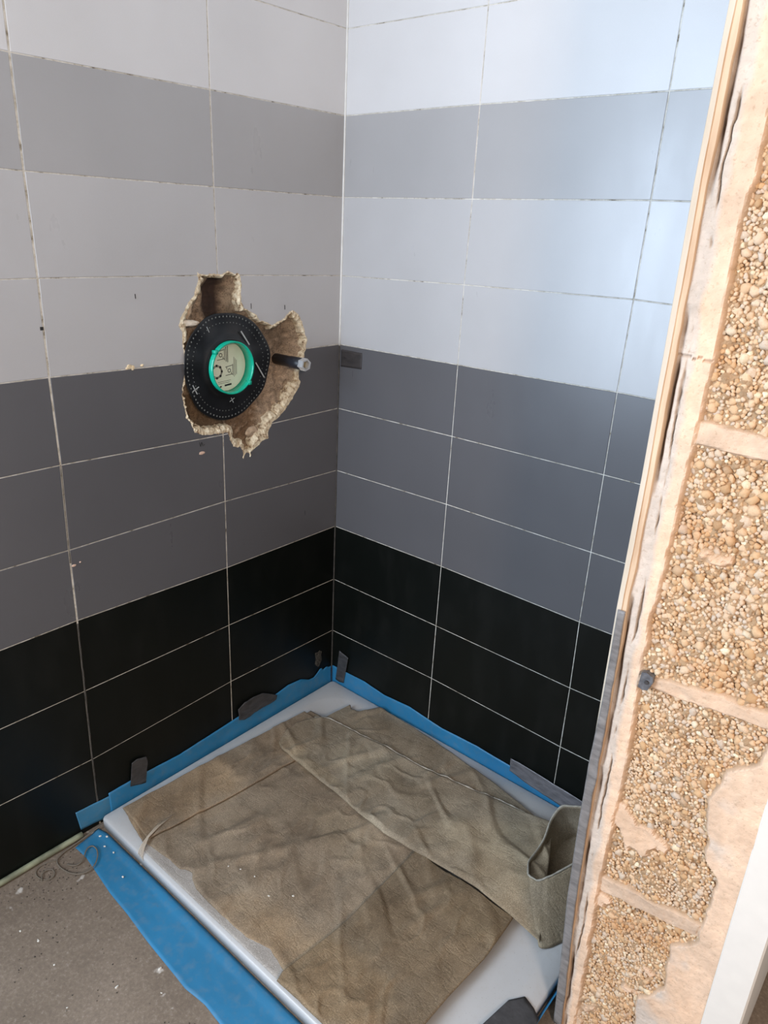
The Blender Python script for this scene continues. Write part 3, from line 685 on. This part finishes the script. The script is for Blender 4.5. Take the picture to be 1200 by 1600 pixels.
# long band folded on top
Blow = [(.135, -.355), (.150, -.385), (.172, -.396), (.245, -.405), (.34, -.413), (.423, -.419), (.52, -.430), (.618, -.438), (.712, -.430), (.81, -.420), (.9, -.416), (1.007, -.424), (1.088, -.438)]
Bup = [(.128, -.34), (.118, -.28), (.140, -.222), (.177, -.193), (.24, -.186), (.3, -.184), (.36, -.176), (.428, -.168), (.49, -.168), (.56, -.163), (.63, -.150), (.697, -.140), (.782, -.120), (.86, -.115), (.945, -.115)]
def rise(x, y): return 0.042 * max(0, min(1, (x - 0.80 + 0.25 * min(0, y + .30)) / 0.2)) ** 1.6 * max(0, min(1, (y + 0.425) / 0.09))
layer('long_band', Blow, Bup, ZC + 0.0130, 0.0085, M['clothg'], 320, 110, 'greyer long folded band', 0.012, 1.3, own=0.0035, seed=21, zfun=rise)
# pale cut edge of the band
ed = resample([(x, y, 0) for x, y in Bup[2:-1]], 120); mb = MB()
mb.tube([(x, y, ZC + 0.0180 + 1.3 * wr_(x, y) * .6 + rise(x, y) * .97) for x, y, _ in ed], [max(.0006, 0.0022 + 0.0030 * fb(x * 30, y, 3)) for x, y, _ in ed], 6)
tag(mb.build('cut_edge', M['edge'], dc, True), 'pale cut edge')
# standing pouch at the right end
bot = [(1.084, -.437, -.1868), (1.094, -.437, -.1868), (1.108, -.420, -.1868), (1.125, -.38, -.186), (1.138, -.28, -.186), (1.135, -.12, -.186), (1.06, -.07, -.186), (1.0, -.08, -.18), (.985, -.13, -.176), (.99, -.21, -.174), (1.01, -.30, -.176)]
top = [(1.000, -.354, -.100), (1.026, -.351, -.100), (1.045, -.324, -.090), (1.069, -.264, -.080), (1.10, -.20, -.070), (1.11, -.12, -.056), (1.03, -.100, -.050), (.967, -.134, -.060), (.953, -.154, -.100), (.966, -.214, -.120), (.972, -.303, -.120)]
def pouch():
    b = resample(bot + bot[:1], 121)[:-1]; t = []
    # keep matching: resample segment wise
    def seg(P, k=11):
        o = []
        for i in range(len(P)):
            a = np.array(P[i]); c = np.array(P[(i + 1) % len(P)])
            for q in range(k): o.append(a + (c - a) * q / k)
        return np.array(o)
    b = seg(bot); t = seg(top); n = len(b); m = 22
    for _ in range(6): b = (np.roll(b, 1, 0) + b * 2 + np.roll(b, -1, 0)) / 4
    for _ in range(8):
        t2 = (np.roll(t, 1, 0) + t * 2 + np.roll(t, -1, 0)) / 4; t = t2
    vs = []
    for j in range(m):
        s = j / (m - 1)
        for i in range(n):
            p = b[i] * (1 - s) + t[i] * s; bul = math.sin(math.pi * s) * 0.006
            c = np.array([1.05, -.26]); d = p[:2] - c; d /= np.linalg.norm(d)
            k = bul + 0.004 * fb(p[0] * 7, p[1] * 7, p[2] * 5, 2) * (0.3 + s)
            vs.append((p[0] + d[0] * k, p[1] + d[1] * k, p[2] + 0.004 * s * fb(i * .12, 2, 1)))
    fs = [(j * n + i, j * n + (i + 1) % n, (j + 1) * n + (i + 1) % n, (j + 1) * n + i) for j in range(m - 1) for i in range(n)]
    fs.append(tuple(range(n))[::-1])
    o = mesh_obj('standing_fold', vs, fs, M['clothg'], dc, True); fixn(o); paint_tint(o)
    sd = o.modifiers.new('s', 'SOLIDIFY'); sd.thickness = 0.003; sd.offset = -1
    tag(o, 'grey green fold standing up like an open pouch')
    rimp = [Vector(vs[(m - 1) * n + i]) for i in range(n)] 
    mb = MB(); mb.tube(rimp + rimp[:1], [0.0024 + 0.0010 * fb(i * .2, 2, 3) for i in range(n + 1)], 6, cap=False)
    tag(mb.build('pouch_rim', M['edge'], dc, True), 'pale frayed rim')
pouch()

# torn strip, string, crumbs
M['thread'] = simple('frayed_beige_fibre', (0.52, 0.44, 0.34), 0.8)
mb = MB()
for k in range(4):
    o_ = (k - 1.5) * 0.0042
    mb.tube([(.158 + o_ * .3, -.800 + k * .011, -.1735), (.168 + o_ * .3, -.832 + k * .004, -.170), (.180 + o_ * .4, -.864, -.171), (.191 + o_, -.886, -.178), (.199 + o_ * 1.4, -.8985 - k * .0006, -.186 - k * .001), (.204 + o_ * 1.8, -.9025, -.193 - k * .0015)], [0.0004, 0.0008, 0.0009, 0.0014, 0.0013, 0.0008], 6)
tag(mb.build('torn_fibre_strip', M['thread'], None, True), 'pale torn strip hanging over the tray lip at the left front corner of the cloth', 'torn strip')
M['string'] = simple('grey_brown_string', (0.16, 0.13, 0.095), 0.8)
def smooth(P, n):
    P = resample(P, max(8, len(P) * 3))
    for _ in range(4): P[1:-1] = (P[:-2] + 2 * P[1:-1] + P[2:]) / 4
    return resample(P, n)
mb = MB()
S1 = [(.020, -.898, -.2105), (.020, -.927, -.212), (.022, -.962, -.2155), (.024, -1.002, -.2175), (.028, -1.032, -.2185), (.034, -1.044, -.2185), (.061, -1.046, -.2185), (.102, -1.038, -.2175), (.129, -1.018, -.2155), (.130, -.990, -.2145), (.106, -.964, -.2145), (.075, -.950, -.2145), (.053, -.956, -.2145), (.057, -.972, -.2145), (.088, -.994, -.2165), (.096, -1.014, -.2175), (.067, -1.028, -.2195)]
mb.tube(smooth(S1, 150), 0.0017, 6)
tag(mb.build('loose_string', M['string'], None, True), 'long looped string lying across the blue membrane at the front tray corner', 'string', 'loose string on the floor')
mb = MB()
S2 = [(.034, -1.040, -.2200), (.022, -1.061, -.2200), (.024, -1.092, -.2200), (.052, -1.099, -.2198), (.084, -1.082, -.2198), (.079, -1.062, -.2190), (.050, -1.056, -.2180), (.044, -1.085, -.2180), (.070, -1.094, -.2175)]
mb.tube(smooth(S2, 90), 0.0014, 6)
tag(mb.build('loose_string', M['string'], None, True), 'small curled tangle of string on the bare floor by the left wall trim', 'string', 'loose string on the floor')

# crumbs that can be counted
M['crumb'] = simple('white_plaster_crumb', (0.70, 0.66, 0.58), 0.9)
ORD = ['leftmost', 'second from the left', 'third from the left', 'fourth from the left', 'fifth from the left', 'sixth from the left', 'rightmost']
def crumbs(pts, z, label, group, r=(0.0022, 0.004)):
    q = cam.rotation_euler.to_matrix().transposed(); P = []
    for x, y in pts:
        v = q @ (Vector((x, y, -.2)) - cam.location); P.append((v.x / -v.z, x, y))
    P.sort()
    for k, (_, x, y) in enumerate(P):
        rr = random.uniform(*r)
        o = chunk('plaster_crumb', (0, 0, 0), (rr, rr * random.uniform(.5, .9), rr * .55), M['crumb'], None, k * 5.3 + len(pts), 2, 0.6)
        zz = z(x, y) if callable(z) else z
        o.location = (x, y, zz + rr * 0.3); o.rotation_euler.z = random.uniform(0, 3)
        tag(o, label + ', ' + (ORD[k] if k < len(P) - 1 else 'rightmost') + ' of the crumbs there', 'crumb', group)
ztop = lambda x, y: ZC + 0.0030 + wr_(x, y)
crumbs([(.396, -.775), (.426, -.761), (.469, -.752), (.535, -.764), (.578, -.724)], ztop, 'tiny white crumb on the brown cloth', 'plaster crumbs on the drop cloth')
crumbs([(.165, -1.192), (.218, -1.176), (.3, -1.18), (.446, -1.116), (.527, -1.059), (.41, -1.208), (.478, -1.03)], ZF, 'small white crumb on the bare floor', 'plaster crumbs on the floor', (0.002, 0.0045))
crumbs([(.045, -.925), (.060, -.914), (.085, -.935), (.12, -.930), (.205, -.955)], ZF + 0.0045, 'white crumb on the blue floor membrane', 'plaster crumbs on the blue membrane', (0.002, 0.004))
# fine grit nobody could count
vs = []; fs = []; tet = [(1, 1, 1), (1, -1, -1), (-1, 1, -1), (-1, -1, 1)]
for k in range(420):
    if k < 300: x, y, z = random.uniform(.03, .9), random.uniform(-1.5, -1.03), ZF + .0006
    else: x = abs(random.gauss(0, .07)) + .022; y = -1.06 + random.gauss(0, .05); z = ZF + .0006
    s_ = random.uniform(.0004, .0016); a = random.uniform(0, 3); b = len(vs)
    for t_ in tet: vs.append((x + s_ * (t_[0] * math.cos(a) - t_[1] * math.sin(a)), y + s_ * (t_[0] * math.sin(a) + t_[1] * math.cos(a)), z + s_ * .6 * t_[2]))
    fs += [(b, b + 1, b + 2), (b, b + 3, b + 1), (b, b + 2, b + 3), (b + 1, b + 3, b + 2)]
M['grit'] = simple('dark_grit', (0.05, 0.038, 0.028), 0.9)
tag(mesh_obj('grit', vs, fs, M['grit']), 'fine dark grit scattered on the bare floor', 'grit', kind='stuff')

# ------------------------------------------------------------------ sawn partition end on the right
def endY(z): return float(np.interp(z, [-.35, -.22, .28, .45, .78, 1.0, 1.4, 1.7, 2.4], [-.535, -.54, -.562, -.568, -.579, -.575, -.582, -.572, -.56]))
def agg_left(z): return float(np.interp(z, [-.3, -.1, .09, .24, .41, .55, .65, .77, .86, 1.04, 1.15, 1.25, 1.35, 1.40, 1.50, 2.4], [1.226, 1.2265, 1.224, 1.223, 1.229, 1.229, 1.226, 1.223, 1.229, 1.231, 1.236, 1.237, 1.234, 1.242, 1.240, 1.24]))
def agg_right(z): return float(np.interp(z, [-.3, -.12, .0, .06, .17, .20, .22, .36, .39, .50, .57, .61, .66, 2.4], [1.335, 1.339, 1.335, 1.375, 1.368, 1.395, 1.405, 1.412, 1.385, 1.368, 1.385, 1.421, 1.43, 1.42]))
XW0, XW1 = 1.1745, 1.442
def XL(z): return float(np.interp(z, [-.25, -.207, -.034, .14, .3, .6], [1.1935, 1.190, 1.184, 1.1765, XW0, XW0]))   # the lower edge is broken back
wp = None
pb = MB()
pb.box((1.20, -0.45, ZF - .02), (1.495, -0.001, 2.41)); 
wp = tag(pb.build('wall_partition', M['plaster']), 'partition wall sawn open on the right, showing rough blockwork', kind='structure')
# its tiled inner face (faces -x)
Pcols = [extend([(0.0, z) for z in zc]), extend([(-.43, z) for z in zc]), extend([(-.552, z) for z in zc])]
Pcols[2] = [(endY(max(z, ZF)) + 0.006, z) for _, z in Pcols[1]]
PP = lambda u, z, d: (XW0 - 0.0005 - d, u, z)
Pcols[2] = [(u + (0.03 if z < .1 else 0.012 if z < .35 else 0), z) for u, z in Pcols[2]]
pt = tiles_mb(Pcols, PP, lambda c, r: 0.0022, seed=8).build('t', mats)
g = MB(); g.box((XW0 + .001, -0.47, ZF), (1.20, -0.001, 2.41)); pg = g.build('g', M['grout'])
o = wall_join([pt, pg], 'tiled_face'); o.parent = wp; tag(o, 'tiled inner face of the partition')
def end_face():
    xs = np.r_[np.arange(1.186, 1.222, 0.0011), np.arange(1.222, XW1 + 0.0015, 0.0024)]; zs = np.arange(ZF, 1.95, 0.0030); V = []; col = []
    for z in zs:
        y0 = endY(z); al = agg_left(z) + 0.004 * fb(z * 25, 1) ; ar = agg_right(z) + 0.006 * fb(z * 22, 5)
        for x in xs:
            n1 = fb(x * 18, z * 18, 2, 4); n2 = fb(x * 80, z * 80, 5, 3); n3 = fb(x * 7, z * 7, 9, 3)
            a = min(1, max(0, (x - al) / 0.006)) * min(1, max(0, (ar - x) / 0.006))      # aggregate core
            jt = 0
            for zj, hh in ((1.078 - (x - 1.23) * 0.02, .019), (.672 + (x - 1.25) * .08, .017), (.212 + (x - 1.22) * .15, .020), (1.52, .018)):
                jt = max(jt, min(1, max(0, (hh + 0.006 * n1 - abs(z - zj)) / 0.005)))
            q3 = n3 + 0.35 * n1 + 0.12 * n2 - (0.80 if z > 0.62 else 0.40)
            if q3 > 0: jt = max(jt, min(1, q3 * 8))
            jt *= a
            rel = 0.0015 * n1 + 0.0006 * n2
            rel += a * (1 - jt) * (0.0112 + 0.006 * n1 + 0.004 * n2) + jt * (0.003 + 0.002 * n1)
            gp = 0
            if x < 1.212:                       # crumbly adhesive gap behind the tile edge
                k = math.exp(-((x - 1.1925 - XL(z) + XW0 - 0.004 * fb(z * 6, 3, 1, 4)) / 0.0032) ** 2); k *= min(1, max(0, 0.45 + 2.2 * fb(z * 5, 8, 1, 5)))
                rel += 0.010 * k; gp = k
            k2 = math.exp(-((x - 1.206 - 0.006 * fb(z * 4, 13) - .002 * fb(z * 30, 3)) / (0.0010 + 0.0022 * max(0, fb(z * 11, 15)))) ** 2) * max(0, min(1, fb(z * 6, 25, 1, 5) * 5 + .3)); rel += 0.005 * k2; gp = max(gp, k2 * .8)
            if z < 1.3 and abs(z - (1.18 + .012 * fb(x * 14, 1))) < .0012 and x < al: rel += .003; gp = max(gp, .4)
            V.append((x, y0 + rel, z))
            pl = np.array([0.78, 0.545, 0.375]); core = np.array([0.42, 0.265, 0.145]); grey = np.array([0.52, 0.455, 0.39])
            pl = pl * (1 + 0.22 * n3) if n3 < 0 else pl * (1 + np.array([.02, -.05, -.12]) * n3)
            g_ = min(1, max(0, (1.216 + .006 * n1 - x) / 0.008)) * 0.75
            if x > ar: g_ = max(g_, min(1, max(0, (1.33 + 0.06 * n1 + ar * 0 - x + (0.06 if z < .62 else 0)) / 0.05)) * .8)
            c = pl * (1 - g_) + grey * g_
            c = c * (1 - a) + core * a
            c = c * (1 - jt) + (pl * 0.86) * jt
            c = c * (1 + 0.16 * n1 + 0.10 * n2)
            c = c * (1 - min(1, gp)) + np.array([0.16, 0.09, 0.045]) * min(1, gp)
            col.append((*np.clip(c, 0.01, 1), 1))
    nz, nx = len(zs), len(xs)
    F = [(j * nx + i, j * nx + i + 1, (j + 1) * nx + i + 1, (j + 1) * nx + i) for j in range(nz - 1) for i in range(nx - 1)]
    t = NT('sawn_blockwork'); at = t.n('ShaderNodeAttribute'); at.attribute_name = 'tint'
    f = t.noise(190, 5, 0.7); b_ = t.noise(25, 4)
    c = t.mix(t.ramp(f, [(0.34, 0.3), (0.44, 0.0)]), at.outputs['Color'], (0.28, 0.17, 0.09))
    m = t.fin(c, 0.95, t.bump(f, 0.45, 0.0025))
    # close it into a solid towards the wall body
    o = mesh_obj('sawn_face', V, F, m, wp, False)
    a = o.data.color_attributes.new('tint', 'FLOAT_COLOR', 'POINT'); a.data.foreach_set('color', np.array(col).ravel())
    tag(o, 'warm beige plaster and blockwork cut open')
    return
end_face()
# solid fill between the sawn face and the body, following the face
vs = []; zs = np.linspace(ZF, 2.41, 30)
for z in zs:
    y = endY(z) + 0.024; vs += [(1.19, y, z), (XW1, y, z), (XW1, -0.44, z), (1.19, -0.44, z)]
fs = [(4 * i + k, 4 * i + (k + 1) % 4, 4 * i + 4 + (k + 1) % 4, 4 * i + 4 + k) for i in range(29) for k in range(4)] + [(0, 1, 2, 3), (119, 118, 117, 116)]
fixn(mesh_obj('wall_core', vs, fs, M['plaster'], wp))
# aggregate stones pressed in the blockwork
def stones():
    bm = bmesh.new(); bmesh.ops.create_icosphere(bm, subdivisions=2, radius=1)
    base = np.array([v.co[:] for v in bm.verts]); fc = np.array([[v.index for v in f.verts] for f in bm.faces]); bm.free()
    Vs = []; Fs = []; n = 0; cnt = 0; placed = {}
    R = random.Random(11)
    for it in range(34000):
        z = R.uniform(ZF, 1.75); al = agg_left(z) + 0.004 * fb(z * 25, 1); ar = agg_right(z) + 0.006 * fb(z * 22, 5)
        x = R.uniform(al + 0.002, ar - 0.003)
        n1 = fb(x * 18, z * 18, 2, 4); n3 = fb(x * 7, z * 7, 9, 3)
        inj = False
        for zj, hh in ((1.078 - (x - 1.23) * 0.02, .019), (.672 + (x - 1.25) * .08, .017), (.212 + (x - 1.22) * .15, .020), (1.52, .018)):
            if abs(z - zj) < hh + 0.006 * n1 - .001: inj = True
        if n3 + 0.35 * n1 - (0.82 if z > 0.62 else 0.42) > 0: inj = True
        if inj and R.random() > 0.04: continue
        p = R.random(); r = (0.0026 + 0.0026 * p ** 2.0 + (0.0045 * R.random() if p > 0.96 else 0)) if it > 700 else R.uniform(.005, .0085)
        if z < .6 : r *= 0.9
        key = (int(x / 0.01), int(z / 0.01)); bad = False
        for dx in (-1, 0, 1):
            for dz in (-1, 0, 1):
                for (px, pz, pr) in placed.get((key[0] + dx, key[1] + dz), ()):
                    if (px - x) ** 2 + (pz - z) ** 2 < ((pr + r) * 0.70) ** 2: bad = True; break
        if bad: continue
        placed.setdefault(key, []).append((x, z, r))
        y = endY(z) + 0.0088 + 0.006 * n1 + R.uniform(-.0008, .0012) + r * 0.45
        sc = np.array([r * R.uniform(.9, 1.35), r * R.uniform(.6, .9), r * R.uniform(.75, 1.1)])
        th = R.uniform(0, math.pi); o3 = np.array([R.uniform(-50, 50) for _ in range(3)])
        v = base.copy(); k = 1 + 0.16 * np.sin(v @ np.array([2.3, 1.7, 2.9]) * 1.4 + o3[0]) + 0.10 * np.sin(v @ np.array([-3.1, 2.2, 1.9]) * 1.7 + o3[1])
        v = np.sign(v) * np.abs(v) ** R.uniform(.75, 1.0); v = v * k[:, None] * sc
        cx, sx = math.cos(th), math.sin(th); v = np.stack([v[:, 0] * cx - v[:, 2] * sx, v[:, 1], v[:, 0] * sx + v[:, 2] * cx], 1) + (x, y, z)
        Vs.append(v); Fs.append(fc + n); n += len(v); cnt += 1
    V = np.concatenate(Vs); F = np.concatenate(Fs)
    t = NT('aggregate_stone'); ge = t.n('ShaderNodeNewGeometry'); rp = ge.outputs['Random Per Island']
    c = t.ramp(rp, [(0.0, (0.40, 0.23, 0.11)), (0.12, (0.58, 0.35, 0.17)), (0.40, (0.66, 0.43, 0.245)), (0.65, (0.70, 0.49, 0.31)), (0.82, (0.55, 0.44, 0.34)), (0.95, (0.74, 0.57, 0.36)), (0.988, (0.88, 0.74, 0.52)), (1.0, (0.16, 0.09, 0.06))])
    f = t.noise(420, 3); pn = t.noise(9, 4, .6)
    c = t.mix(t.ramp(f, [(0.35, 0.4), (0.55, 0.0)]), c, (0.50, 0.31, 0.17))
    c = t.mix(t.ramp(pn, [(0.54, 0.0), (0.68, 0.6)]), c, (0.52, 0.25, 0.09))
    c = t.mix(t.ramp(pn, [(0.34, 0.35), (0.46, 0.0)]), c, (0.62, 0.51, 0.40))
    m = t.fin(c, 0.85, t.bump(f, 0.4, 0.001))
    o = mesh_obj('aggregate_stones', V, F, m, wp, True); tag(o, 'sandy aggregate stones in the blockwork', kind='stuff')
    print('stones', cnt)
stones()
# sawn tile edge strip with a light and an ochre stripe
def edge_strip():
    zs = np.arange(ZF, 2.41, 0.008); V = []
    for z in zs:
        y = endY(z); r = 1.1895 + XL(z) - XW0 + 0.0016 * fb(z * 12, 4, 1, 3); l = XL(z) - 0.0022
        md_ = 1.1805 + XL(z) - XW0 + 0.0012 * fb(z * 5, 7)
        V += [(l, y - 0.0045, z), (l + .001, y - 0.0060, z), (md_, y - 0.0062 + .001 * fb(z * 14, 3), z), (md_ + .0012, y - 0.0045, z), (r - .001, y - 0.0042, z), (r, y - 0.002, z), (r, y + 0.014, z), (l, y + 0.014, z)]
    m = 8; n = len(zs); fs = []; mi = []
    for j in range(n - 1):
        for k in range(m): fs.append((j * m + k, j * m + (k + 1) % m, (j + 1) * m + (k + 1) % m, (j + 1) * m + k)); mi.append(0 if k < 2 or k >= 6 else 1)
    fs += [tuple(range(m)), tuple((n - 1) * m + k for k in range(m))]; mi += [0, 0]
    t = NT('cut_tile_biscuit'); f = t.noise(40, 4, stretch=(1, 1, .1)); c = t.ramp(f, [(0.3, (0.50, 0.40, 0.29)), (0.7, (0.64, 0.53, 0.41))]); m1 = t.fin(c, 0.8, t.bump(f, .3, .001))
    t = NT('ochre_adhesive_edge'); f = t.noise(40, 5, stretch=(1, 1, .15)); c = t.ramp(f, [(0.3, (0.46, 0.28, 0.16)), (0.7, (0.70, 0.51, 0.34))]); m2 = t.fin(c, 0.85, t.bump(f, .5, .0015))
    o = fixn(mesh_obj('tile_edge', V, fs, [m1, m2], wp, False, mi)); tag(o, 'sawn tile edge with pale and ochre stripes')
edge_strip()
# grey tape wrapped over the lower tile edge
zs = np.linspace(-0.215, 0.782, 130)
def tl_(z): return (1.1765 if z > .62 else 1.1765 - 0.0052 * min(1, (0.62 - z) / .15)) + XL(z) - XW0
G = np.zeros((len(zs), 6, 3))
for i, z in enumerate(zs):
    a = tl_(z); b = 1.1890 + XL(z) - XW0 + 0.0026 * fb(z * 14, 2, 1, 3)
    for j in range(6):
        s = j / 5; x = a * (1 - s) + b * s
        G[i, j] = (x, endY(z) - 0.0085 + 0.0012 * fb(x * 60, z * 25, 3), z)
M['tapes'] = tape_mat('scuffed_grey_tape', (0.19, 0.172, 0.160), 0.4)
tag(shell('duct_tape', G, (0, -1, 0), 0.0008, M['tapes']), 'long scuffed grey tape running down the sawn tile edge of the partition', 'tape', 'pieces of tape holding the masking')
# small grey plug in the plaster
M['plug'] = simple('grey_metal_plug', (0.16, 0.155, 0.16), 0.45, 0.5, var=0.3, scale=120, bstr=0.5)
pe2 = tag(empty('wall_plug', (1.239, endY(.673), .673)), 'small grey metal plug sticking out of the plaster beside the blockwork', 'wall plug')
mb = MB(); y = endY(.673)
pts = [(1.2285, .660), (1.2300, .6875), (1.2375, .690), (1.2490, .6855), (1.2500, .676), (1.2440, .6600), (1.236, .657)]
k = len(pts); mb.add([(a, y - .007, b) for a, b in pts] + [(a, y + .02, b) for a, b in pts], [tuple(range(k)), tuple(range(2 * k - 1, k - 1, -1))] + [(i, k + i, k + (i + 1) % k, (i + 1) % k) for i in range(k)])
mb.build('plug_body', M['plug'], pe2)
mb = MB(); mb.tube([(1.2405, y - .0064, .674), (1.2405, y - .0095, .674)], 0.0034, 12); mb.build('plug_screw', M['tapeb'], pe2)
mb = MB(); 
mb.tube([(1.2405, y - .0094, .674), (1.2405, y - .0100, .674)], 0.0012, 8)

# white frame to the right of the sawn wall
M['frame'] = simple('white_painted_frame', (0.80, 0.74, 0.66), 0.35, var=0.02)
mb = MB(); vs = []
for z in (ZF, .3, .9, 1.5, 2.41):
    y = endY(z) - 0.004; vs += [(XW1, y + .002, z), (XW1 + .002, y, z), (1.496, y, z), (1.499, y + .003, z), (1.499, -0.02, z), (XW1, -0.44, z)]
fs = [(6 * i + k, 6 * i + (k + 1) % 6, 6 * i + 6 + (k + 1) % 6, 6 * i + 6 + k) for i in range(4) for k in range(6)] + [tuple(range(6)), tuple(24 + k for k in range(6))]
mb.add(vs, fs); tag(mb.build('trim_2', M['frame']), 'smooth white upright frame closing the sawn partition', kind='structure')
